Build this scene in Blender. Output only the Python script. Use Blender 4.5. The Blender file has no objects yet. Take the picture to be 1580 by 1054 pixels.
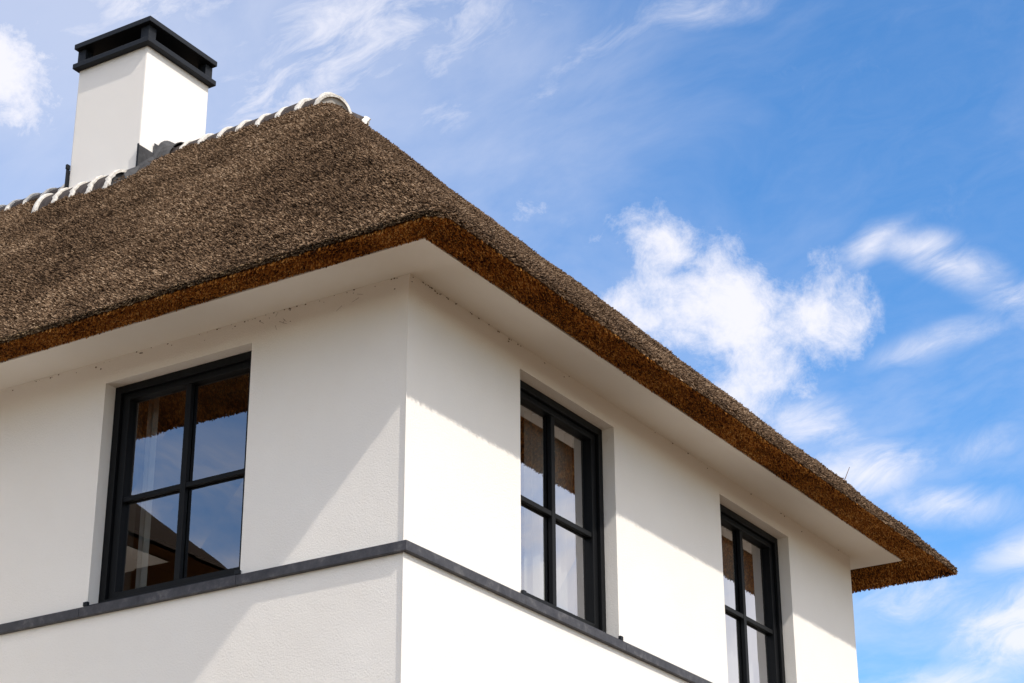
import bpy, bmesh, math, random
import numpy as np
from mathutils import Vector, Matrix
R = math.radians
rng = np.random.default_rng(7); random.seed(7)
sc = bpy.context.scene
ZO = 4.75                                    # height of the stone band's top above the ground

# ------------------------------------------------------------------ camera
cam = bpy.data.cameras.new('camera'); co = bpy.data.objects.new('camera', cam); sc.collection.objects.link(co)
cam.sensor_width = 36; cam.lens = 71.70; cam.clip_start = .05; cam.clip_end = 2000
r_ = Vector((0.53191051, -0.84679462, -0.00317356)); u_ = Vector((-0.34249633, -0.21856211, 0.91374333)); w_ = Vector((0.77444656, 0.48494275, 0.40627953))
M = Matrix((r_, u_, -w_)).transposed().to_4x4(); M.translation = Vector((-7.7518, -5.4748, ZO - 3.1498))
co.matrix_world = M
sc.camera = co

# ------------------------------------------------------------------ light and exposure
SUN_TO = Vector((-.27, -1.0, 1.0)).normalized()
SKY_STRENGTH, CLOUD_STRENGTH, SUN_STRENGTH, EXPOSURE = .13, .62, 2.0, .79
sc.view_settings.view_transform = 'Standard'; sc.view_settings.look = 'None'
sc.view_settings.exposure = EXPOSURE; sc.view_settings.gamma = 1; sc.view_settings.use_curve_mapping = False
sun = bpy.data.lights.new('sun', 'SUN'); so = bpy.data.objects.new('sun', sun); sc.collection.objects.link(so)
sun.energy = SUN_STRENGTH; sun.angle = R(1.0); sun.color = (1, .93, .84)
so.rotation_euler = (-SUN_TO).to_track_quat('-Z', 'Y').to_euler(); so.location = (-4, -12, 14)

wd = bpy.data.worlds.new('World'); sc.world = wd; wd.use_nodes = True
nt = wd.node_tree; nt.nodes.clear()
def N(t, kind, **kw):
    n = t.nodes.new(kind)
    for k, v in kw.items(): setattr(n, k, v)
    return n
def mth(t, op, a, b=None, c=None, clamp=False):
    n = N(t, 'ShaderNodeMath', operation=op, use_clamp=clamp)
    for i, v in enumerate((a, b, c)):
        if v is None: continue
        if isinstance(v, (int, float)): n.inputs[i].default_value = v
        else: t.links.new(v, n.inputs[i])
    return n.outputs[0]
def sstep(t, x, lo, hi):
    n = N(t, 'ShaderNodeMapRange', interpolation_type='SMOOTHSTEP'); t.links.new(x, n.inputs[0])
    n.inputs[1].default_value = lo; n.inputs[2].default_value = hi
    return n.outputs[0]
def fbm(t, vec, scale, detail=8, rough=.55, dist=0, out=0):
    n = N(t, 'ShaderNodeTexNoise'); n.inputs['Scale'].default_value = scale; n.inputs['Detail'].default_value = detail
    n.inputs['Roughness'].default_value = rough; n.inputs['Distortion'].default_value = dist
    if vec is not None: t.links.new(vec, n.inputs['Vector'])
    return n.outputs[out]
def azel(az, el):
    a, e = R(az), R(el); return Vector((math.sin(a)*math.cos(e), math.cos(a)*math.cos(e), math.sin(e)))
tc = N(nt, 'ShaderNodeTexCoord'); DIR = tc.outputs['Generated']
def frame(az, el, rot):
    D = azel(az, el); E_ = Vector((math.cos(R(az)), -math.sin(R(az)), 0)); U_ = E_.cross(D)
    c, s = math.cos(R(rot)), math.sin(R(rot))
    T1 = E_*c + U_*s; T2 = -E_*s + U_*c
    return D, Matrix((T1, T2, T1.cross(T2))).transposed().to_euler()
def local(vec, az, el, rot, sx, sy):
    D, eu = frame(az, el, rot)
    m = N(nt, 'ShaderNodeMapping', vector_type='TEXTURE'); nt.links.new(vec, m.inputs['Vector'])
    m.inputs['Location'].default_value = D; m.inputs['Rotation'].default_value = eu
    m.inputs['Scale'].default_value = (R(sx), R(sy), R(max(sx, sy))*2)
    return m.outputs['Vector']
def blob(vec, az, el, sx, sy, rot=0, w=1.0):
    g = N(nt, 'ShaderNodeTexGradient', gradient_type='SPHERICAL'); nt.links.new(local(vec, az, el, rot, sx, sy), g.inputs['Vector'])
    return mth(nt, 'MULTIPLY', g.outputs['Fac'], w)
def addall(xs):
    s = xs[0]
    for x in xs[1:]: s = mth(nt, 'ADD', s, x)
    return s
# domain warp
def warped(scale, amt, detail=4):
    wn = fbm(nt, DIR, scale, detail, .55, out=1)
    vs = N(nt, 'ShaderNodeVectorMath', operation='SUBTRACT'); nt.links.new(wn, vs.inputs[0]); vs.inputs[1].default_value = (.5, .5, .5)
    vm = N(nt, 'ShaderNodeVectorMath', operation='MULTIPLY_ADD'); nt.links.new(vs.outputs[0], vm.inputs[0]); vm.inputs[1].default_value = (amt,)*3; nt.links.new(DIR, vm.inputs[2])
    return vm.outputs[0]
WARP = warped(13, .05, 3)
# cumulus heaps: azimuth, elevation, half width, half height (degrees), tilt, weight
CUMULUS = [(64.4, 24.6, 3.6, 2.6, -8, 1.25), (62.9, 26.3, 1.9, 1.5, -20, 1.25), (67.0, 24.5, 2.4, 2.0, 12, 1.25), (65.2, 22.4, 2.6, 2.6, -25, 1.0), (61.9, 24.6, 1.8, 1.5, 0, .9),
           (58.7, 27.7, 1.5, .7, 32, .55), (60.0, 27.3, 1.0, .7, 10, .36), (61.0, 26.8, 1.5, .8, 25, .55), (69.4, 20.2, 2.0, .6, 5, .3),
           (-50.4, 17.0, 2.6, 1.5, 10, .72), (-47.2, 18.9, 1.2, 1.0, 40, .5), (-46.9, 21.3, 1.6, 1.3, 0, .42), (41.9, 30.5, 2.3, 2.8, 0, 1.35), (41.0, 28.4, 1.4, 1.4, 0, .7)]
VEILS = [(45.5, 33.0, 7.5, 3.4, 8, .7), (43.0, 29.0, 3.5, 3.0, 0, .45), (53.0, 32.3, 9.0, 3.6, 14, .72), (50.5, 30.4, 6.0, 2.6, 10, .75), (56.0, 30.2, 5.0, 1.6, 18, .5), (60.8, 32.2, 5.2, 1.0, 24, .42), (64.0, 33.0, 3.5, .9, 10, .5), (58.8, 30.9, 4.0, 1.0, 30, .42),
         (69.0, 26.2, 1.9, .75, 28, .75), (70.4, 26.1, 2.0, .8, -8, .68), (71.4, 25.3, 2.2, 1.0, -24, .72), (73.0, 24.2, 2.4, 1.1, -30, .6),
         (59.5, 27.2, 3.2, 1.4, 20, .3), (70.8, 23.2, 3.6, .7, 14, .55), (68.4, 19.9, 3.4, 1.1, 6, .9), (66.6, 21.2, 3.0, 1.4, -15, .75), (70.8, 18.9, 3.0, .9, -8, .75),
         (71.8, 20.3, 2.2, .8, 0, .55), (72.6, 15.4, 3.2, 1.9, 8, 1.15), (69.6, 16.6, 3.4, 1.3, 8, .62), (72.8, 17.5, 2.6, 1.0, 10, .7), (70.0, 14.0, 4.0, 1.1, 5, .7),
         (-50.2, 16.9, 3.6, 1.9, 0, 1.15), (-47.2, 18.6, 1.7, 1.5, 30, .9), (-46.8, 21.6, 2.2, 2.2, 0, .62), (-50.5, 22.5, 1.6, 1.0, 20, .5), (-48.5, 19.6, 7, 5, 0, .5), (-38.0, 24, 8.0, 6.0, 20, 1.0), (119, 13.5, 26, 10.5, 0, 1.5), (122, 22, 20, 4, 0, .9)]
def most(xs):
    s_ = xs[0]
    for x in xs[1:]: s_ = mth(nt, 'SMOOTH_MAX', s_, x, .15)
    return s_
puff = mth(nt, 'ADD', mth(nt, 'MULTIPLY', fbm(nt, DIR, 24, 10, .62), .6), mth(nt, 'MULTIPLY', fbm(nt, WARP, 90, 8, .75), .4))
heap0 = most([blob(WARP, *b) for b in CUMULUS])
heap = mth(nt, 'MULTIPLY_ADD', mth(nt, 'SUBTRACT', puff, .5), mth(nt, 'MULTIPLY', sstep(nt, heap0, 0, .25), 2.9), heap0)
heap = mth(nt, 'MULTIPLY', sstep(nt, heap, .0, 1.2), .93)
W2 = warped(9, .03, 3)
streak = fbm(nt, local(W2, 60, 26, 24, 3.6, 1.5), 1.6, 12, .68, .55)
veil = most([blob(W2, *b) for b in VEILS])
veil = mth(nt, 'MULTIPLY', veil, mth(nt, 'MULTIPLY_ADD', mth(nt, 'SUBTRACT', streak, .5), 2.4, 1.0), clamp=True)
veil = mth(nt, 'MULTIPLY', sstep(nt, veil, -.05, 1.1), .88)
veil = mth(nt, 'MAXIMUM', veil, mth(nt, 'MULTIPLY', sstep(nt, mth(nt, 'MULTIPLY_ADD', mth(nt, 'SUBTRACT', fbm(nt, local(W2, 60, 26, 24, 9, 5), 1.0, 7, .6, .4), .5), 1.2, blob(WARP, 45, 31, 24, 12, -10)), -.1, 1.05), .5))
veil = mth(nt, 'MAXIMUM', veil, mth(nt, 'MULTIPLY', sstep(nt, fbm(nt, local(W2, 64, 22, 15, 9, 4), 1.3, 8, .62, .3), .3, .75), mth(nt, 'MULTIPLY_ADD', sstep(nt, blob(DIR, 66, 15, 30, 13), .0, .8), .32, .06)))
# broken cloud added over the unseen sky to light the shaded walls, outside the clear window round (60, 24)
clear = mth(nt, 'MAXIMUM', sstep(nt, blob(DIR, 58, 23, 30, 22), .02, .3), sstep(nt, blob(DIR, -44, 27, 22, 15), .0, .3))
rest = fbm(nt, local(DIR, 0, 60, 0, 30, 30), 1.6, 9, .6, .5)
rest = mth(nt, 'MULTIPLY', sstep(nt, rest, .36, .62), mth(nt, 'SUBTRACT', 1, clear))
cover = mth(nt, 'MAXIMUM', heap, veil)
cover = mth(nt, 'MULTIPLY', cover, .97)
sky = N(nt, 'ShaderNodeTexSky', sky_type='NISHITA'); sky.sun_disc = False
sky.sun_elevation = math.asin(SUN_TO.z); sky.sun_rotation = math.atan2(SUN_TO.x, SUN_TO.y)
sky.altitude = 0; sky.air_density = 1.0; sky.dust_density = .1; sky.ozone_density = 4.0
b1 = N(nt, 'ShaderNodeBackground'); sat = N(nt, 'ShaderNodeHueSaturation'); sat.inputs['Saturation'].default_value = 1.25; nt.links.new(sky.outputs[0], sat.inputs['Color']); nt.links.new(sat.outputs[0], b1.inputs[0]); b1.inputs[1].default_value = SKY_STRENGTH
b2 = N(nt, 'ShaderNodeBackground'); b2.inputs[0].default_value = (.97, .95, 1.0, 1); b2.inputs[1].default_value = CLOUD_STRENGTH
mx = N(nt, 'ShaderNodeMixShader'); nt.links.new(cover, mx.inputs[0]); nt.links.new(b1.outputs[0], mx.inputs[1]); nt.links.new(b2.outputs[0], mx.inputs[2])
b3 = N(nt, 'ShaderNodeBackground'); b3.inputs[0].default_value = (1.0, .92, .83, 1); b3.inputs[1].default_value = 1.12  # unseen cloud, made brighter and warmer as fill for the shaded walls
mx2 = N(nt, 'ShaderNodeMixShader'); nt.links.new(rest, mx2.inputs[0]); nt.links.new(mx.outputs[0], mx2.inputs[1]); nt.links.new(b3.outputs[0], mx2.inputs[2])
wo = N(nt, 'ShaderNodeOutputWorld'); nt.links.new(mx2.outputs[0], wo.inputs[0])
sc.cycles.use_denoising = True
sc.cycles.max_bounces = 10; sc.cycles.transparent_max_bounces = 12

# ------------------------------------------------------------------ materials
MAT = {}
def mat(name, col, rough=.6, spec=.3, metal=0.0):
    m = bpy.data.materials.new(name); m.use_nodes = True; t = m.node_tree
    p = t.nodes['Principled BSDF']
    p.inputs['Base Color'].default_value = (*col, 1); p.inputs['Roughness'].default_value = rough
    p.inputs['Specular IOR Level'].default_value = spec; p.inputs['Metallic'].default_value = metal
    MAT[name] = m
    return m, t, p
def ramp(t, fac, stops):
    n = N(t, 'ShaderNodeValToRGB'); t.links.new(fac, n.inputs[0]); e = n.color_ramp.elements
    while len(e) < len(stops): e.new(.5)
    for i, (pos, c) in enumerate(stops): e[i].position = pos; e[i].color = (*c, 1)
    return n.outputs[0]
def objco(t): return N(t, 'ShaderNodeTexCoord').outputs['Object']
def bump(t, p, h, strength, dist):
    b = N(t, 'ShaderNodeBump'); b.inputs['Strength'].default_value = strength; b.inputs['Distance'].default_value = dist
    t.links.new(h, b.inputs['Height']); t.links.new(b.outputs[0], p.inputs['Normal'])

def plaster(name, c0, c1, grain=.004, scale=150):
    m, t, p = mat(name, c0, .9, .15)
    o = objco(t)
    t.links.new(ramp(t, fbm(t, o, 1.3, 6, .6), [(.3, c0), (.7, c1)]), p.inputs['Base Color'])
    h = mth(t, 'ADD', fbm(t, o, scale, 4, .7), mth(t, 'MULTIPLY', fbm(t, o, 5, 3, .5), 1.2))
    bump(t, p, h, .5, grain)
plaster('stucco', (.815, .775, .72), (.845, .81, .76), .006, 95)
plaster('chimney_stucco', (.82, .775, .72), (.84, .80, .75), .003)
plaster('white_board', (.74, .70, .64), (.78, .745, .69), .0015, 60)
m, t, p = mat('anthracite_paint', (.0045, .005, .006), .5, .16)
bump(t, p, fbm(t, objco(t), 60, 4), .15, .001)
m, t, p = mat('black_metal', (.008, .010, .014), .55, .22)
bump(t, p, fbm(t, objco(t), 40, 4), .2, .001)
m, t, p = mat('bluestone', (.07, .07, .085), .65, .35)
o = objco(t)
t.links.new(ramp(t, fbm(t, o, 14, 8, .7), [(.28, (.026, .027, .035)), (.55, (.056, .056, .065)), (.8, (.15, .145, .145))]), p.inputs['Base Color'])
bump(t, p, fbm(t, o, 90, 5), .4, .003)
m, t, p = mat('lead', (.10, .10, .105), .7, .2)
o = objco(t)
t.links.new(ramp(t, fbm(t, o, 9, 7, .65), [(.3, (.035, .035, .037)), (.7, (.085, .084, .086))]), p.inputs['Base Color'])
bump(t, p, fbm(t, o, 22, 5), .6, .01)
m, t, p = mat('slate_tile', (.05, .045, .045), .75, .15)
o = objco(t)
t.links.new(ramp(t, fbm(t, o, 25, 7, .65), [(.3, (.034, .027, .026)), (.75, (.095, .079, .072))]), p.inputs['Base Color'])
bump(t, p, fbm(t, o, 60, 5), .5, .004)
mat('old_mortar', (.42, .385, .34), .9, .1)
m, t, p = mat('mortar', (.72, .68, .62), .9, .1)
o = objco(t)
t.links.new(ramp(t, fbm(t, o, 30, 6, .65), [(.25, (.50, .46, .40)), (.6, (.76, .72, .66))]), p.inputs['Base Color'])
bump(t, p, fbm(t, o, 70, 5), .7, .008)
# thatch: reed stubs, each its own tone
def reed(name, stops, big, under=False):
    m, t, p = mat(name, stops[1][1], .85, .12)
    g = N(t, 'ShaderNodeNewGeometry'); o = objco(t)
    f = mth(t, 'ADD', mth(t, 'MULTIPLY', g.outputs['Random Per Island'], .68), mth(t, 'MULTIPLY', sstep(t, fbm(t, o, big, 6, .65), .3, .7), .32))
    t.links.new(ramp(t, f, stops), p.inputs['Base Color'])
reed('weathered_reed', [(.08, (.028, .016, .009)), (.40, (.112, .069, .040)), (.70, (.235, .152, .092)), (.95, (.46, .335, .225))], 1.0)
reed('shaded_reed', [(.1, (.015, .009, .005)), (.4, (.05, .032, .018)), (.7, (.11, .072, .04)), (.95, (.26, .18, .10))], 1.6)  # darker reed for the left eave rim, its shade put into the colour
reed('cut_reed', [(.12, (.032, .009, .003)), (.42, (.235, .078, .014)), (.7, (.50, .205, .038)), (.94, (.72, .42, .15))], 2.0)
def reedbase(name, a, b):
    m, t, p = mat(name, a, .95, .05); o = objco(t)
    t.links.new(ramp(t, fbm(t, o, 55, 6, .7), [(.3, a), (.7, b)]), p.inputs['Base Color'])
    bump(t, p, fbm(t, o, 80, 5, .7), 1, .02)
reedbase('thatch_bed', (.02, .013, .009), (.06, .043, .03))
reedbase('cut_bed', (.045, .018, .005), (.13, .055, .013))
# glass: thin pane, reflecting and see-through
m = bpy.data.materials.new('window_glass'); m.use_nodes = True; t = m.node_tree; t.nodes.clear(); MAT['window_glass'] = m
tr = N(t, 'ShaderNodeBsdfTransparent'); tr.inputs[0].default_value = (.72, .76, .76, 1)
gl = N(t, 'ShaderNodeBsdfGlossy'); gl.inputs['Roughness'].default_value = 0.0; gl.inputs['Color'].default_value = (.96, .96, 1, 1)
lw = N(t, 'ShaderNodeLayerWeight'); lw.inputs['Blend'].default_value = .5
fac = mth(t, 'MULTIPLY_ADD', mth(t, 'POWER', lw.outputs['Facing'], 2.0), .95, .20, clamp=True)
ms = N(t, 'ShaderNodeMixShader'); t.links.new(fac, ms.inputs[0]); t.links.new(tr.outputs[0], ms.inputs[1]); t.links.new(gl.outputs[0], ms.inputs[2])
bn = N(t, 'ShaderNodeBump'); bn.inputs['Strength'].default_value = .02; bn.inputs['Distance'].default_value = .004
t.links.new(fbm(t, objco(t), 2.5, 2), bn.inputs['Height']); t.links.new(bn.outputs[0], gl.inputs['Normal'])
om = N(t, 'ShaderNodeOutputMaterial'); t.links.new(ms.outputs[0], om.inputs[0])
# curtain: sheer cloth
m, t, p = mat('curtain_cloth', (.74, .70, .64), .9, .05)
tl = N(t, 'ShaderNodeBsdfTranslucent'); tl.inputs[0].default_value = (.7, .66, .6, 1)
ms = N(t, 'ShaderNodeMixShader'); ms.inputs[0].default_value = .35
t.links.new(p.outputs[0], ms.inputs[1]); t.links.new(tl.outputs[0], ms.inputs[2])
t.links.new(ms.outputs[0], t.nodes['Material Output'].inputs[0])
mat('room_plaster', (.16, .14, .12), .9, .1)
mat('web_dust', (.16, .12, .085), 1, 0)
m, t, p = mat('ground_paving', (.34, .30, .25), .9, .1)
o = objco(t)
t.links.new(ramp(t, fbm(t, o, .35, 8, .6), [(.35, (.10, .072, .046)), (.65, (.145, .108, .072))]), p.inputs['Base Color'])

# ------------------------------------------------------------------ helpers
def link(o, parent=None):
    sc.collection.objects.link(o)
    if parent is not None: o.parent = parent
    return o
def obj(name, bm, material, parent=None, loc=(0, 0, 0), smooth=False):
    me = bpy.data.meshes.new(name); bm.to_mesh(me); bm.free()
    me.materials.append(MAT[material])
    if smooth:
        for f in me.polygons: f.use_smooth = True
    o = bpy.data.objects.new(name, me); o.location = loc
    return link(o, parent)
def npobj(name, V, F3, F4, material, parent=None, loc=(0, 0, 0), smooth=False):
    me = bpy.data.meshes.new(name)
    n3, n4 = len(F3), len(F4)
    me.vertices.add(len(V)); me.vertices.foreach_set('co', np.asarray(V, np.float32).ravel())
    me.loops.add(n3*3 + n4*4)
    me.loops.foreach_set('vertex_index', np.concatenate([np.asarray(F3, np.int32).ravel(), np.asarray(F4, np.int32).ravel()]))
    me.polygons.add(n3 + n4)
    me.polygons.foreach_set('loop_start', np.concatenate([np.arange(n3)*3, n3*3 + np.arange(n4)*4]).astype(np.int32))
    me.update(calc_edges=True); me.validate()
    me.polygons.foreach_set('use_smooth', [smooth]*(n3+n4))
    me.materials.append(MAT[material])
    o = bpy.data.objects.new(name, me); o.location = loc
    return link(o, parent)
def box(bm, a, b):
    r = bmesh.ops.create_cube(bm, size=1)
    for v in r['verts']: v.co = Vector([a[i] + (v.co[i] + .5)*(b[i] - a[i]) for i in range(3)])
    return r['verts']
def bevel(bm, w=.004, seg=2):
    bmesh.ops.bevel(bm, geom=[e for e in bm.edges if len(e.link_faces) == 2 and e.calc_face_angle(0) > .5], offset=w, segments=seg, affect='EDGES', profile=.6)
def boxes(lst, w=.004):
    bm = bmesh.new()
    for a, b in lst:
        t = bmesh.new(); box(t, a, b)
        if w: bevel(t, w)
        me = bpy.data.meshes.new('t'); t.to_mesh(me); t.free(); bm.from_mesh(me); bpy.data.meshes.remove(me)
    return bm

# ------------------------------------------------------------------ ground
bm = bmesh.new(); bmesh.ops.create_grid(bm, x_segments=40, y_segments=40, size=600)
g = obj('ground', bm, 'ground_paving'); g['kind'] = 'structure'

# ------------------------------------------------------------------ the house
W, D, E, HS, ZE = 5.62, .289, .311, 1.45, 1.39      # right wall length, soffit depth, cut reed depth, soffit height, eave edge height
YL = 13.0                                             # length of the left wall
XW, YW0, YW1 = -2.5, 4.52, 10.5                       # wing beyond the left window
OPEN_H, RV = 1.305, .08
house = bpy.data.objects.new('thatched_house', None); link(house); house.location = (0, 0, 0)
house['label'] = 'white plastered house corner with thick brown thatched roof, tall windows and white chimney'
house['category'] = 'house'
HZ = (0, 0, ZO)                                       # offset of the parts drawn from the band's height

def facade(bm, org, ud, nd, U, z0, z1, holes, thick=.14):
    """outer skin with openings, their reveals, thickness thick towards nd"""
    us = sorted({0, U, *[h[0] for h in holes], *[h[1] for h in holes]}); zs = sorted({z0, z1, *[h[2] for h in holes], *[h[3] for h in holes]})
    P = lambda u, z, n=0: org + ud*u + nd*n + Vector((0, 0, z))
    def quad(*c): bm.faces.new([bm.verts.new(x) for x in c])
    for i in range(len(us)-1):
        for j in range(len(zs)-1):
            uc, zc = (us[i]+us[i+1])/2, (zs[j]+zs[j+1])/2
            if any(h[0] < uc < h[1] and h[2] < zc < h[3] for h in holes): continue
            quad(P(us[i], zs[j]), P(us[i+1], zs[j]), P(us[i+1], zs[j+1]), P(us[i], zs[j+1]))
    for a, b, c, d in holes:
        quad(P(a, c), P(a, d), P(a, d, thick), P(a, c, thick)); quad(P(b, d), P(b, c), P(b, c, thick), P(b, d, thick))
        quad(P(a, d), P(b, d), P(b, d, thick), P(a, d, thick)); quad(P(b, c), P(a, c), P(a, c, thick), P(b, c, thick))
X, Y = Vector((1, 0, 0)), Vector((0, 1, 0))
WIN_L = (1.028, 2.076); WIN_R = [(1.074, 2.128), (3.512, 4.552)]
zb = -ZO
bm = bmesh.new()
facade(bm, Vector((0, 0, 0)), Y, X, YW0, zb, HS+.02, [(WIN_L[0], WIN_L[1], 0, OPEN_H)])
facade(bm, Vector((0, 0, 0)), X, Y, W, zb, HS+.02, [(a, b, 0, OPEN_H) for a, b in WIN_R])
facade(bm, Vector((W, 0, 0)), Y, -X, YL, zb, HS+.02, [])
facade(bm, Vector((0, YL, 0)), X, -Y, W, zb, HS+.02, [])
facade(bm, Vector((0, YW1, 0)), Y, X, YL-YW1, zb, HS+.02, [])
facade(bm, Vector((XW, YW0, 0)), X, Y, -XW, zb, HS+.02, [])
facade(bm, Vector((XW, YW0, 0)), Y, X, YW1-YW0, zb, HS+.02, [])
facade(bm, Vector((XW, YW1, 0)), X, -Y, -XW, zb, HS+.02, [])
bmesh.ops.remove_doubles(bm, verts=bm.verts, dist=1e-4)
es = [e for e in bm.edges if all(abs(v.co.x) < 1e-4 and abs(v.co.y) < 1e-4 for v in e.verts)]
bmesh.ops.bevel(bm, geom=es, offset=.012, segments=3, affect='EDGES', profile=.5)
bmesh.ops.recalc_face_normals(bm, faces=bm.faces)
obj('wall', bm, 'stucco', house, HZ)
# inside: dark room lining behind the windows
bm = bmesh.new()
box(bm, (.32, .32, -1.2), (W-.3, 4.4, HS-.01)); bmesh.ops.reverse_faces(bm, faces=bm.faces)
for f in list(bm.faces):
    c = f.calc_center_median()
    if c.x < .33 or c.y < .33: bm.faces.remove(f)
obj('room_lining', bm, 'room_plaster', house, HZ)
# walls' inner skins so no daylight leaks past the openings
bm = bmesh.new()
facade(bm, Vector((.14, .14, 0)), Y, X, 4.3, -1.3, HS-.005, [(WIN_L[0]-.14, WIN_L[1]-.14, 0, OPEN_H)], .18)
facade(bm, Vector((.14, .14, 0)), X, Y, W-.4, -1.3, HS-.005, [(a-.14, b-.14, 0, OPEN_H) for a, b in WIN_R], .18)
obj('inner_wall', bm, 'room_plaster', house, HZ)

# soffit
def ringq(bm, x0, y0, x1, y1, o0, z0, o1, z1):
    a = [(x0-o0, y0-o0, z0), (x1+o0, y0-o0, z0), (x1+o0, y1+o0, z0), (x0-o0, y1+o0, z0)]
    b = [(x0-o1, y0-o1, z1), (x1+o1, y0-o1, z1), (x1+o1, y1+o1, z1), (x0-o1, y1+o1, z1)]
    for i in range(4):
        j = (i+1) % 4
        bm.faces.new([bm.verts.new(Vector(c)) for c in (a[i], a[j], b[j], b[i])])
bm = bmesh.new()
ringq(bm, 0, 0, W, YL, -.001, HS, D, HS)
ringq(bm, 0, 0, W, YL, D, HS, D+.004, HS+.03)
bmesh.ops.recalc_face_normals(bm, faces=bm.faces)
obj('soffit', bm, 'white_board', house, HZ)
bm = bmesh.new()
ringq(bm, XW, YW0, XW+8, YW1, -.001, HS+.003, D, HS+.003)
for f in list(bm.faces):
    if f.calc_center_median().x > 2: bm.faces.remove(f)
for v in bm.verts:
    if v.co.x > -D: v.co.x = -D-.001
obj('soffit', bm, 'white_board', house, HZ)

# stone band, mitred at the corner, in lengths with fine joints
PB, TB = .03, .056
bm = bmesh.new()
def bandlen(x0, x1, alongx, mit0=False, mit1=False):
    t = bmesh.new()
    if alongx: vs_ = box(t, (x0, -PB, -TB), (x1, .05, 0))
    else: vs_ = box(t, (-PB, x0, -TB), (.05, x1, 0))
    if mit0:
        for v in vs_:
            if alongx and v.co.x < x0+1e-4: v.co.x = (-PB if v.co.y < 0 else .05)
            if not alongx and v.co.y < x0+1e-4: v.co.y = (-PB if v.co.x < 0 else .05)
    for v in vs_:                                      # slight fall outwards
        if v.co.z > -.01 and ((alongx and v.co.y < 0) or (not alongx and v.co.x < 0)): v.co.z -= .004
    bevel(t, .003, 2)
    me = bpy.data.meshes.new('t'); t.to_mesh(me); t.free(); bm.from_mesh(me); bpy.data.meshes.remove(me)
xs = [0, 1.074, 2.128+.03, 3.49, 4.575, W]
for i in range(len(xs)-1): bandlen(xs[i]+.001, xs[i+1]-.001, True, i == 0)
ys = [0, WIN_L[0], WIN_L[1]+.03, 3.3, YW0]
for i in range(len(ys)-1): bandlen(ys[i]+.001, ys[i+1]-.001, False, i == 0)
obj('stone_band', bm, 'bluestone', house, HZ)

# ------------------------------------------------------------------ windows, built along local x (width), y (inwards), z
WW = 1.05
def ringframe(x0, x1, z0, z1, side, top, bot, y0, y1, bw):
    bm = bmesh.new(); o_ = ((x0, z0), (x1, z0), (x1, z1), (x0, z1)); i_ = ((x0+side, z0+bot), (x1-side, z0+bot), (x1-side, z1-top), (x0+side, z1-top))
    g_ = [[bm.verts.new((x, y, z)) for x, z in q] for y in (y0, y1) for q in (o_, i_)]
    of, nf, ob, nb = g_
    for k in range(4):
        l = (k+1) % 4
        for f in ((of[k], of[l], nf[l], nf[k]), (ob[l], ob[k], nb[k], nb[l]), (of[l], of[k], ob[k], ob[l]), (nf[k], nf[l], nb[l], nb[k])): bm.faces.new(f)
    bmesh.ops.recalc_face_normals(bm, faces=bm.faces); bevel(bm, bw)
    return bm
def make_window(w):
    F, S = .046, .05
    y0, y1 = RV, RV+.07
    fr = obj('window', ringframe(.001, w-.001, .012, OPEN_H-.001, F, F, .042, y0, y1, .003), 'anthracite_paint', house)
    a, b, c, d = F+.001, w-F-.001, .055, OPEN_H-F-.001
    y2 = RV+.022
    obj('sash', ringframe(a, b, c, d, S, S-.012, S-.012, y2, y2+.06, .005), 'anthracite_paint', fr)
    ga, gb, gc, gd = a+S, b-S, c+S-.012, d-S+.012
    yg = y2+.035
    um = (ga+gb)/2; zm = .625
    for k in (-1, 1):                                   # bars outside and inside the pane
        yy = (yg-.030, yg-.003) if k < 0 else (yg+.003, yg+.025)
        bm = boxes([((um-.020, yy[0], gc), (um+.020, yy[1], gd))], .004)
        if k > 0: pass
        obj('glazing_bar', bm, 'anthracite_paint', fr)
        for c0, c1 in ((ga, um-.0202), (um+.0202, gb)):
            obj('glazing_bar', boxes([((c0, yy[0]+.002, zm-.015), (c1, yy[1]-.0005, zm+.015))], .004), 'anthracite_paint', fr)
    bm = bmesh.new()
    for q, (p0, p1, q0, q1) in enumerate(((ga, um, gc, zm), (um, gb, gc, zm), (ga, um, zm, gd), (um, gb, zm, gd))):
        tl_ = [(-.0012, .0008, .0006, -.0008), (.001, -.0009, .0005, -.0003), (.0006, .0004, -.0008, .0009), (-.0007, -.0003, .001, .0004)][q]
        vs_ = [bm.verts.new((x, yg+tl_[k], z)) for k, (x, z) in enumerate(((p0, q0), (p1, q0), (p1, q1), (p0, q1)))]
        bm.faces.new(vs_)
    obj('pane', bm, 'window_glass', fr)
    # sill with little upstands at both ends
    obj('sill', boxes([((.001, -.004, .001), (w-.001, RV-.001, .011))], .003), 'black_metal', fr)
    for c0 in (-.012, w-.02): obj('sill_end', boxes([((c0, -.022, .0015), (c0+.032, -.0045, .026))], .003), 'black_metal', fr)
    return fr
def curtain(fr, x0, x1, y, seed, amp=.018, wl=.075):
    rs = np.random.default_rng(seed); n = 90; xsn = np.linspace(x0, x1, n)
    ph = np.cumsum(rs.uniform(.6, 1.4, n))*(x1-x0)/n/wl*2*math.pi
    zs_ = np.linspace(-.25, OPEN_H+.05, 12); V = []; Q = []
    for j, z in enumerate(zs_):
        a = amp*(1-.45*j/11)
        for i in range(n): V.append((xsn[i]+.004*math.sin(ph[i]*2), y+a*math.sin(ph[i])+a*.4*math.sin(ph[i]*.37+1+j*.03), z))
    for j in range(11):
        for i in range(n-1): Q.append((j*n+i, j*n+i+1, (j+1)*n+i+1, (j+1)*n+i))
    npobj('curtain', V, np.zeros((0, 3)), Q, 'curtain_cloth', fr, smooth=True)
win = make_window(WW)
def copy_window(src):
    c = src.copy(); link(c, house)
    for ch in src.children:
        k = ch.copy(); link(k, c)
    return c
w2 = copy_window(win); w3 = copy_window(win)
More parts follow.
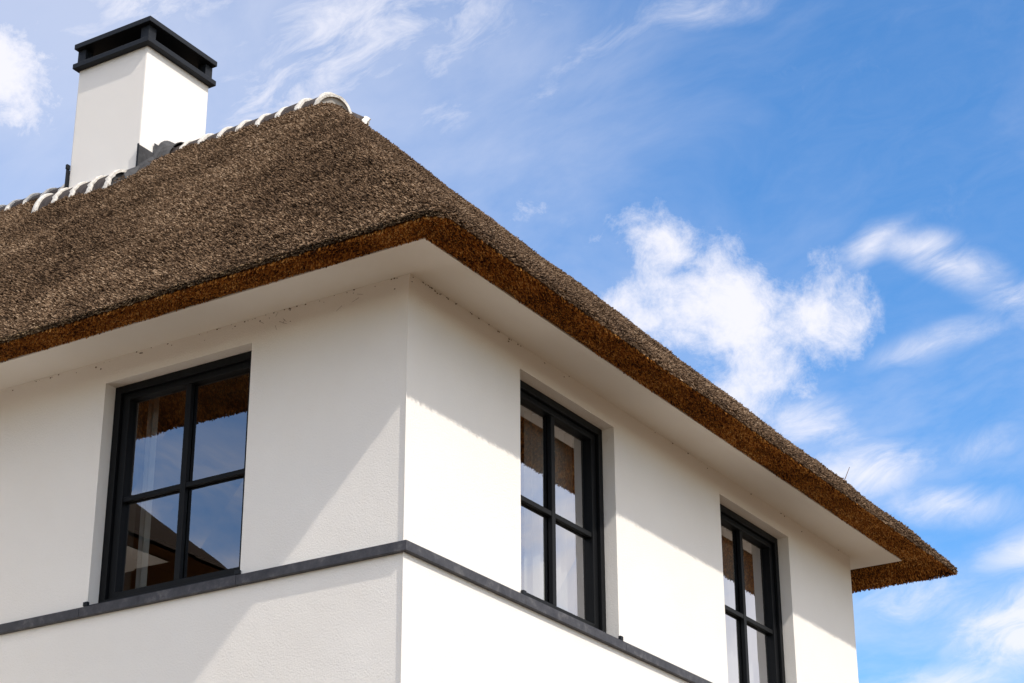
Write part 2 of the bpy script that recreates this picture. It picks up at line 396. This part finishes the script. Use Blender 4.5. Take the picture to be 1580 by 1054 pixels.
win.location = (0, WIN_L[1], ZO); win.rotation_euler = (0, 0, R(-90)); win.scale = ((WIN_L[1]-WIN_L[0])/WW, 1, 1)
w2.location = (WIN_R[0][0], 0, ZO); w2.scale = ((WIN_R[0][1]-WIN_R[0][0])/WW, 1, 1)
w3.location = (WIN_R[1][0], 0, ZO); w3.scale = ((WIN_R[1][1]-WIN_R[1][0])/WW, 1, 1)
win['label'] = 'dark cross barred window mirroring clouds and a dark thatched roof'
w2['label'] = 'dark cross barred window in the sunlit wall nearest the house corner'
w3['label'] = 'dark cross barred window farther along the sunlit wall'
curtain(win, .05, .13, .30, 1); curtain(win, .97, 1.04, .30, 5)
for k, w_in in enumerate((w2, w3)):
    curtain(w_in, .02, .20, .30, 2+k); curtain(w_in, .52, 1.04, .29, 7+k)

# ------------------------------------------------------------------ thatched roof
KR, LIFT = .13, .022
def vnoise(x, y, s, seed):
    rs = np.random.default_rng(seed); T = rs.uniform(-1, 1, (64, 64))
    x = np.asarray(x)*s; y = np.asarray(y)*s; i = np.floor(x).astype(int); j = np.floor(y).astype(int); fx = x-i; fy = y-j
    fx = fx*fx*(3-2*fx); fy = fy*fy*(3-2*fy); q = lambda a, b: T[a % 64, b % 64]
    return (q(i, j)*(1-fx)+q(i+1, j)*fx)*(1-fy)+(q(i, j+1)*(1-fx)+q(i+1, j+1)*fx)*fy
def smin(a, b, k):
    h = np.clip(.5+.5*(b-a)/k, 0, 1); return b*(1-h)+a*h-k*h*(1-h)
OV = D+E
def roofh(x, y, x0, y0, x1, y1):
    a, b, c, e = x-x0+OV, y-y0+OV, x1+OV-x, y1+OV-y
    k = np.clip(.6*np.minimum(np.minimum(a, b), np.minimum(c, e)), 1e-4, KR)
    h = np.maximum(smin(smin(a, b, k), smin(c, e, k), k), 0)
    lump = .014*vnoise(x, y, 3.1, 1)+.010*vnoise(x, y, 8, 2)+.006*vnoise(x, y, 19, 3)
    lump = lump+.008*vnoise(h*1.0, (x+y)*.16, 5.5, 4)
    return ZE+LIFT+h+lump*np.clip(h*4, 0.25, 1)
RHO = (.13, .07)                                       # plan radius of the eave at the near and at the other front corner
def turn(x, y, rect):
    """carry points of the square eave outline onto the rounded one"""
    x0, y0, x1, y1 = rect; x = np.array(x, float); y = np.array(y, float)
    for rho, sx in zip(RHO, (1, -1)):
        a = (x-x0+OV) if sx > 0 else (x1+OV-x); b = y-y0+OV
        p, q = rho-a, rho-b; m = (p > 0) & (q > 0) & (p < rho+.05) & (q < rho+.05)
        f = np.where(m, np.maximum(p, q)/np.sqrt(np.maximum(p*p+q*q, 1e-9)), 1)
        na, nb = rho-p*f, rho-q*f
        x = np.where(m, (x0-OV+na) if sx > 0 else (x1+OV-na), x); y = np.where(m, y0-OV+nb, y)
    return x, y
def roof_shell(name, rect, step=.045, cut_x=None):
    x0, y0, x1, y1 = rect
    xs_ = np.linspace(x0-OV, x1+OV, int((x1-x0+2*OV)/step)); ys_ = np.linspace(y0-OV, y1+OV, int((y1-y0+2*OV)/step))
    Xg, Yg = np.meshgrid(xs_, ys_, indexing='ij'); Z = roofh(Xg, Yg, *rect)
    nx, ny = Xg.shape; Xg, Yg = turn(Xg, Yg, rect); V = np.stack([Xg.ravel(), Yg.ravel(), Z.ravel()], 1)
    idx = np.arange(nx*ny).reshape(nx, ny)
    Q = np.stack([idx[:-1, :-1], idx[1:, :-1], idx[1:, 1:], idx[:-1, 1:]], -1).reshape(-1, 4)
    return npobj(name, V, np.zeros((0, 3)), Q, 'thatch_bed', house, HZ, smooth=True)
def stubs(P, Dv, L, Rd, seed):
    """three sided reed ends at P along unit Dv"""
    rs = np.random.default_rng(seed); n = len(P)
    ref = np.tile([[.31, .57, .76]], (n, 1)); U = np.cross(Dv, ref); U /= np.linalg.norm(U, axis=1)[:, None]; Vv = np.cross(Dv, U)
    ph = rs.uniform(0, 6.28, n); V = np.empty((n, 6, 3))
    for k in range(3):
        c = np.cos(ph+k*2.0944)[:, None]; s = np.sin(ph+k*2.0944)[:, None]
        o_ = (U*c+Vv*s)*Rd[:, None]
        V[:, k] = P+o_; V[:, k+3] = P+o_*.8+Dv*(L*rs.uniform(.85, 1.1, n))[:, None]
    b = (np.arange(n)*6)[:, None]
    F4 = np.concatenate([b+np.array([[k, (k+1) % 3, (k+1) % 3+3, k+3]]) for k in range(3)], 0)
    F3 = b+np.array([[3, 4, 5]])
    return V.reshape(-1, 3), F3, F4
def scatter(a0, a1, b0, b1, s, seed):
    rs = np.random.default_rng(seed); A, B = np.meshgrid(np.arange(a0, a1, s), np.arange(b0, b1, s), indexing='ij')
    return A.ravel()+rs.uniform(-.5, .5, A.size)*s, B.ravel()+rs.uniform(-.5, .5, A.size)*s
main = (0, 0, W, YL); wing = (XW, YW0, 3.2, YW1)
roof = roof_shell('thatched_roof', main)
def topstubs(name, region, rect, s, side, seed, parent):
    rs = np.random.default_rng(seed+50)
    a, b = scatter(*region, s, seed)                     # a: plan distance up the slope (times root two along it), b: along the eave
    x0, y0, x1, y1 = rect
    if side == 'x': x = x0-OV+a; y = b; dn = np.array([-1, 0, -1.0])
    else: y = y0-OV+a; x = b; dn = np.array([0, -1, -1.0])
    da, db, dc = x-x0+OV, y-y0+OV, x1+OV-x
    keep = (da <= db+.04) & (da <= dc) if side == 'x' else (db <= da+.04) & (db <= dc+.04)
    x, y = x[keep], y[keep]; n = len(x)
    dn = dn/np.linalg.norm(dn); nrm = np.array([dn[2]*dn[0] and -1*abs(dn[0]), 0, 0])
    nrm = np.array([-.7071, 0, .7071]) if side == 'x' else np.array([0, -.7071, .7071])
    tilt = rs.uniform(.5, 1.15, n)*np.clip(a[keep]/.06, .55, 1)
    Dv = dn*1.0+nrm*tilt[:, None]+rs.normal(0, .16, (n, 3)); Dv /= np.linalg.norm(Dv, axis=1)[:, None]
    hz_ = roofh(x, y, *rect); x, y = turn(x, y, rect)
    P = np.stack([x, y, hz_], 1)-nrm*.003
    L = rs.uniform(.017, .034, n)*np.clip(.7+a[keep]*6, .7, 1); Rd = rs.uniform(.0028, .0052, n)
    V, F3, F4 = stubs(P, Dv, L, Rd, seed+9)
    o = npobj(name, V, F3, F4, 'weathered_reed', parent, (0, 0, 0)); o['kind'] = 'stuff'; return o
topstubs('reed_surface', (.004, 3.25, -.62, 7.6), main, .0108, 'x', 11, roof)
topstubs('reed_surface', (.004, 3.35, -.62, W+.62), main, .0118, 'y', 12, roof)
def rimstubs(side, b0, b1, rect, seed, parent):
    rs = np.random.default_rng(seed); zz, b = scatter(.0, LIFT+.012, b0, b1, .0085, seed); n = len(b); x0, y0, x1, y1 = rect
    if side == 'x': x, y, out = np.full(n, x0-OV+.004), b, np.array([-1, 0, 0.])
    elif side == 'y': x, y, out = b, np.full(n, y0-OV+.004), np.array([0, -1, 0.])
    else: x, y, out = np.full(n, x1+OV-.004), b, np.array([1, 0, 0.])
    x, y = turn(x, y, rect)
    Dv = out*rs.uniform(.6, 1.1, n)[:, None]+np.array([0, 0, -.55])+rs.normal(0, .16, (n, 3)); Dv /= np.linalg.norm(Dv, axis=1)[:, None]
    V, F3, F4 = stubs(np.stack([x, y, ZE-.002+zz-(.006 if side == 'y' else 0)], 1), Dv, rs.uniform(.012, .024, n), rs.uniform(.003, .0055, n), seed+3)
    o = npobj('reed_edge', V, F3, F4, 'shaded_reed' if side == 'x' else 'weathered_reed', parent); o['kind'] = 'stuff'
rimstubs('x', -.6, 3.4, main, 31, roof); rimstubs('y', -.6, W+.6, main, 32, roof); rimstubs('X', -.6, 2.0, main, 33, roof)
# cut reed ends under the eaves
def under_shell(rect, parent):
    x0, y0, x1, y1 = rect; bm = bmesh.new(); n = 60
    per = [(x0+(x1-x0)*i/n, y0) for i in range(n)]+[(x1, y0+(y1-y0)*i/n) for i in range(n)]+[(x1-(x1-x0)*i/n, y1) for i in range(n)]+[(x0, y1-(y1-y0)*i/n) for i in range(n)]
    # corner fans: outline points at offset o for every perimeter angle
    def outline(o, z):
        pts = []
        X0, X1, Y0, Y1 = x0-o, x1+o, y0-o, y1+o
        for i in range(n*4):
            sd, f = divmod(i, n); f = f/n; f = .5-.5*math.cos(math.pi*f)
            f = .5*f+.5*(i % n)/n
            pts.append(((X0+(X1-X0)*f, Y0), (X1, Y0+(Y1-Y0)*f), (X1-(X1-X0)*f, Y1), (X0, Y1-(Y1-Y0)*f))[sd])
        px, py = turn([p[0] for p in pts], [p[1] for p in pts], rect)
        return [bm.verts.new((px[i], py[i], z)) for i in range(len(pts))]
    A_, B_, C_ = outline(D+.003, HS+.006), outline((D+OV)/2, (HS+ZE)/2), outline(OV-.002, ZE-.004)
    D_ = outline(OV-.001, ZE+LIFT+.004)
    for P_, Q_ in ((A_, B_), (B_, C_), (C_, D_)):
        for i in range(4*n): bm.faces.new((P_[i], P_[(i+1) % (4*n)], Q_[(i+1) % (4*n)], Q_[i]))
    bmesh.ops.recalc_face_normals(bm, faces=bm.faces)
    return obj('eave_underside', bm, 'cut_bed', parent)
eu = under_shell(main, roof)
def stuff(*a):
    o = npobj(*a); o['kind'] = 'stuff'; return o
def understubs(side, b0, b1, rect, s, seed, parent):
    rs = np.random.default_rng(seed); a, b = scatter(0.0, E-.012, b0, b1, s, seed)
    x0, y0, x1, y1 = rect; n0 = len(a)
    o_ = D+.004+a; z = HS+.006+(ZE-.006-HS-.006)*(a/E)
    if side == 'x': x = x0-o_; y = b; k = (b > y0-o_) & (b < y1+o_); out = np.array([-1, 0, 0.])
    elif side == 'y': y = y0-o_; x = b; k = (b > x0-o_) & (b < x1+o_); out = np.array([0, -1, 0.])
    else: x = x1+o_; y = b; k = (b > y0-o_); out = np.array([1, 0, 0.])
    x, y, z, a = x[k], y[k], z[k], a[k]; n = len(x)
    Dv = out*rs.uniform(.1, .5, n)[:, None]+np.array([0, 0, -.8])+rs.normal(0, .10, (n, 3)); Dv /= np.linalg.norm(Dv, axis=1)[:, None]
    lump = .006*vnoise(x+y, a, 6, 5)
    x, y = turn(x, y, rect); P = np.stack([x, y, z+.008-.016*(a/E)**3], 1)
    L = .013+rs.uniform(0, .011, n)+lump-np.where(a < .02, .005, 0)-np.where(a > E-.02, .004, 0)
    V, F3, F4 = stubs(P, Dv, L, rs.uniform(.0034, .0058, n), seed+3)
    return stuff('cut_reed', V, F3, F4, 'cut_reed', parent)
understubs('x', -.62, 3.4, main, .0095, 21, roof)
understubs('y', -.62, W+.62, main, .0095, 22, roof)
understubs('X', -.62, 2.0, main, .0105, 23, roof)
# stray reeds standing out of the thatch
for (px, py, dx, dy, dz, l) in [(5.55, -.02, .25, -.3, .9, .13)]:
    z = float(roofh(np.array([px]), np.array([py]), *main)[0]); p0 = Vector((px, py, z-.02)); d = Vector((dx, dy, dz)).normalized()
    bm = bmesh.new(); r = bmesh.ops.create_cone(bm, cap_ends=True, segments=6, radius1=.0035, radius2=.002, depth=l+.02)
    q = d.to_track_quat('Z', 'Y').to_matrix().to_4x4(); q.translation = p0+d*(l+.02)/2
    bmesh.ops.transform(bm, matrix=q, verts=r['verts'])
    obj('stray_reed', bm, 'weathered_reed', roof)
# wing roof
wroof = roof_shell('thatched_roof', wing, .07)
under_w = bmesh.new(); ringq(under_w, *wing, D+.003, HS+.012, OV, ZE-.006)
for f in list(under_w.faces):
    if f.calc_center_median().x > 2: under_w.faces.remove(f)
for v in under_w.verts:
    if v.co.x > -.3: v.co.x = -.3
bmesh.ops.recalc_face_normals(under_w, faces=under_w.faces)
obj('eave_underside', under_w, 'cut_bed', wroof)

# ------------------------------------------------------------------ cobwebs in the joint under the soffit
rs = np.random.default_rng(3); bm = bmesh.new()
def speck(p, r, sq):
    q = bmesh.ops.create_icosphere(bm, subdivisions=1, radius=r)
    for v in q['verts']: v.co = Vector((v.co.x*sq[0]*rs.uniform(.7, 1.3), v.co.y*sq[1]*rs.uniform(.7, 1.3), v.co.z*sq[2]*rs.uniform(.7, 1.3)))+Vector(p)
for i in range(55):
    y = abs(rs.normal(0, 1.2)) if i < 40 else rs.uniform(0, 3)
    speck((-.003, y, HS-.004-rs.exponential(.012)), rs.uniform(.0015, .0048), (.5, 1.5, 1))
for i in range(42):
    x = abs(rs.normal(0, .6)) if i < 25 else rs.uniform(0, W)
    speck((x, -.003, HS-.003-rs.exponential(.008)), rs.uniform(.002, .0045), (2.0, .6, 1))
for i in range(9):
    y = rs.uniform(.05, 1.0); z = HS-.012-rs.uniform(0, .08); p0 = Vector((-.003, y, z)); p1 = p0+Vector((-.001, rs.normal(0, .03), -rs.uniform(.01, .03)))
    q = bmesh.ops.create_cone(bm, segments=4, radius1=.0009, radius2=.0006, depth=(p1-p0).length)
    mm = (p1-p0).to_track_quat('Z', 'Y').to_matrix().to_4x4(); mm.translation = (p0+p1)/2; bmesh.ops.transform(bm, matrix=mm, verts=q['verts'])
obj('cobweb', bm, 'web_dust', house, HZ)['kind'] = 'stuff'

# ------------------------------------------------------------------ ridge tiles
XR = W/2; ZF = 4.555; RA, RB, TL = .212, .238, .19
def arch(bm, y0, y1, ra0, rb0, ra1, rb1, th, n=18, a0=0., a1=math.pi, bulge=0):
    """half round shell along y, from radii (ra0, rb0) to (ra1, rb1)"""
    rows = []; m_ = 5
    for j in range(m_):
        f = j/(m_-1); k = 1+bulge*math.sin(math.pi*f)
        row = []
        for i in range(n+1):
            a = a0+(a1-a0)*i/n; c, s = math.cos(a), math.sin(a)
            A = (ra0+(ra1-ra0)*f)*k; B = (rb0+(rb1-rb0)*f)*k
            row.append((bm.verts.new((A*c, y0+(y1-y0)*f, B*s)), bm.verts.new(((A-th)*c, y0+(y1-y0)*f, (B-th)*s))))
        rows.append(row)
    for j in range(m_-1):
        for i in range(n):
            a, b, c, d = rows[j][i], rows[j][i+1], rows[j+1][i+1], rows[j+1][i]
            bm.faces.new((a[0], b[0], c[0], d[0])); bm.faces.new((a[1], d[1], c[1], b[1]))
    for row, fl in ((rows[0], 0), (rows[-1], 1)):
        for i in range(n):
            v = (row[i][0], row[i][1], row[i+1][1], row[i+1][0]); bm.faces.new(v if fl else v[::-1])
    for i in (0, n):
        for j in range(m_-1): bm.faces.new((rows[j][i][0], rows[j+1][i][0], rows[j+1][i][1], rows[j][i][1]))
    bmesh.ops.recalc_face_normals(bm, faces=bm.faces)
def ridge_tile(length=TL, ra=RA, rb=RB, a0=0., a1=math.pi, ring=.05):
    bm = bmesh.new(); arch(bm, 0, length+.012, ra-.004, rb-.004, ra-.012, rb-.012, .016, a0=a0, a1=a1)
    tl = obj('ridge_tile', bm, 'slate_tile', house, smooth=False)
    bm = bmesh.new(); arch(bm, -ring*.55, ring*.45, ra+.004, rb+.004, ra+.002, rb+.002, .02, a0=a0, a1=a1, bulge=.03)
    for v in bm.verts:
        n = .006*math.sin(v.co.x*61+v.co.z*47)+.004*math.sin(v.co.z*133+v.co.x*20); v.co.y += n; v.co.x *= 1+n*.6; v.co.z *= 1+n*.6
    obj('mortar_joint', bm, 'mortar', tl)
    if a1-a0 > 3:                                        # mortar bedding along both feet
        for c0 in (-ra-.012, ra-.03): obj('mortar_bed', boxes([((c0, ring*.4, -.018), (c0+.042, length, .012))], .006), 'mortar', tl)
    for o in [tl, *tl.children]:
        for f in o.data.polygons: f.use_smooth = True
        o.data.set_sharp_from_angle(angle=R(40))
    return tl
rt = ridge_tile()
def put(src, loc, rot=(0, 0, 0), sc_=1):
    c = src.copy(); link(c, house); c.location = loc; c.rotation_euler = rot
    for ch in src.children: link(ch.copy(), c)
    return c
CX0, CX1, CY0, CY1, CZ0, CZ1 = 2.432, 3.18, 4.30, 5.03, 4.0, 5.60
ytl = [2.72+TL*i for i in range(8)]; yt2 = [5.13+TL*i for i in range(20)]
rt.location = (XR, ytl[0], ZO+ZF)
jr = np.random.default_rng(4)
for y in ytl[1:]+yt2: put(rt, (XR+jr.normal(0, .004), y+jr.normal(0, .004), ZO+ZF+jr.normal(0, .004)), (jr.normal(0, .012), jr.normal(0, .02), jr.normal(0, .012)))
# three way end: stubs towards both hips
def axis_rot(d):                                          # local +y along -d so that the ring end looks outwards
    yv = -Vector(d).normalized(); xv = yv.cross(Vector((0, 0, 1))).normalized(); zv = xv.cross(yv)
    return Matrix((xv, yv, zv)).transposed().to_euler()
hz = ridge_tile(.17, .155, .185, ring=.042)
hz.location = (XR-.10, 2.806-.15, ZO+ZF-.03); hz.rotation_euler = axis_rot((-.6, -.8, -.25))
bm = bmesh.new(); c_ = [bm.verts.new((.145*math.cos(math.pi*k/16), -.005, .172*math.sin(math.pi*k/16))) for k in range(17)]; bm.faces.new(c_)
ret = bmesh.ops.extrude_face_region(bm, geom=bm.faces[:])
bmesh.ops.translate(bm, vec=(0, .02, 0), verts=[v for v in ret['geom'] if isinstance(v, bmesh.types.BMVert)])
bmesh.ops.recalc_face_normals(bm, faces=bm.faces)
obj('mortar_fill', bm, 'old_mortar', hz)
h2 = put(hz, (XR+.17, 2.806-.19, ZO+ZF-.08), axis_rot((.7, -.7, -.42)))
bm = bmesh.new(); bmesh.ops.create_uvsphere(bm, u_segments=24, v_segments=12, radius=1)
for v in bm.verts: v.co = Vector((v.co.x*RA*.97, v.co.y*.09, max(v.co.z, -.02)*RB*.965))
ec = obj('ridge_end_tile', bm, 'slate_tile', house, (XR, 2.75, ZO+ZF), smooth=True)
# lower row of quarter tiles against the chimney's near side
qt = ridge_tile(.185, .215, .265, math.pi/2, math.pi)
qt.location = (2.445, 4.43, ZO+4.205)
for k in range(1, 4): last = put(qt, (2.445, 4.43+.184*k, ZO+4.205), (jr.normal(0, .01), 0, 0))
bm = bmesh.new(); c_ = [bm.verts.new((0, 0, 0))]+[bm.verts.new((.207*math.cos(math.pi/2*(1+k/12)), 0, .257*math.sin(math.pi/2*(1+k/12)))) for k in range(13)]; bm.faces.new(c_)
ret = bmesh.ops.extrude_face_region(bm, geom=bm.faces[:])
bmesh.ops.translate(bm, vec=(0, .02, 0), verts=[v for v in ret['geom'] if isinstance(v, bmesh.types.BMVert)])
bmesh.ops.recalc_face_normals(bm, faces=bm.faces)
obj('mortar_fill', bm, 'lead', qt)
bm = bmesh.new(); arch(bm, .184-.02, .184+.03, .219, .269, .217, .267, .02, a0=math.pi/2, a1=math.pi, bulge=.03)
obj('mortar_joint', bm, 'mortar', last)

# ------------------------------------------------------------------ chimney
ch = obj('chimney', boxes([((CX0, CY0, CZ0), (CX1, CY1, CZ1))], .012), 'chimney_stucco', house, HZ)
o6 = .06
for z0, z1 in ((5.572, 5.618), (5.757, 5.803)):
    obj('cap_plate', boxes([((CX0-o6, CY0-o6, z0), (CX1+.02, CY1+.02, z1))], .005), 'black_metal', ch)
for px, py in ((CX0-.015, CY0-.015), (CX1-.07, CY0-.015), (CX0-.015, CY1-.07), (CX1-.07, CY1-.07)):
    obj('cap_post', boxes([((px, py, 5.6185), (px+.085, py+.085, 5.7565))], .003), 'black_metal', ch)
obj('flue', boxes([((CX0+.16, CY0+.16, 5.6185), (CX1-.16, CY1-.16, 5.7))], .004), 'black_metal', ch)
def sheet(name, rows, parent, th=.006):
    bm = bmesh.new(); g_ = [[bm.verts.new(p) for p in r] for r in rows]
    for j in range(len(rows)-1):
        for i in range(len(rows[0])-1): bm.faces.new((g_[j][i], g_[j][i+1], g_[j+1][i+1], g_[j+1][i]))
    bmesh.ops.recalc_face_normals(bm, faces=bm.faces)
    bmesh.ops.solidify(bm, geom=bm.faces, thickness=th)
    return obj(name, bm, 'lead', parent)
# stepped lead on the near face
for b_ in (((CX0-.02, CY0-.014, 4.38), (2.583, CY0-.002, 4.665)), ((2.575, CY0-.020, 4.50), (2.80, CY0-.0145, 4.752)), ((2.795, CY0-.014, 4.50), (3.0, CY0-.002, 4.752))):
    obj('flashing', boxes([b_], .002), 'lead', ch)
# apron draped over thatch and ridge in front of the near face
def tz(x):
    xx = abs(x-XR); t1 = ZE+XR+OV-xx+.012; t2 = ZF+.245*math.sqrt(max(0, 1-(xx/.225)**2)) if xx < .225 else -9
    return max(t1, t2)
rows = []
for j in range(6):
    y = CY0-.012-.15*j/5
    rows.append([(x, y, tz(x)+.010+(.05*(1-j/1.0) if j == 0 else 0)-.002*j+.004*math.sin(x*31+j)) for x in np.linspace(CX0-.16, XR+.25, 22)])
sheet('flashing', rows, ch)
# lead along the foot of the left face (under and past the quarter tiles) and upstand at the far corner
rows = []
for j in range(5):
    x = CX0-.004-.20*j/4
    rows.append([(x, y, max(tz(x), 0)+.014+(.04 if j == 0 else 0)) for y in np.linspace(4.16, 4.44, 8)])
sheet('flashing', rows, ch)
for b_ in (((CX0-.028, CY1+.002, 4.36), (CX0+.3, CY1+.014, 4.664)), ((CX0-.034, CY1-.004, 4.665), (CX0+.0, CY1+.016, 4.705)), ((CX0-.028, CY0-.016, 4.40), (CX0-.0205, CY0+.0, 4.672))):
    obj('flashing', boxes([b_], .002), 'black_metal', ch)
rows = []
for j in range(5):
    y = CY1+.016+.13*j/4
    rows.append([(x, y, tz(x)+.010+(.04 if j == 0 else 0)) for x in np.linspace(CX0-.12, XR+.25, 18)])
sheet('flashing', rows, ch)
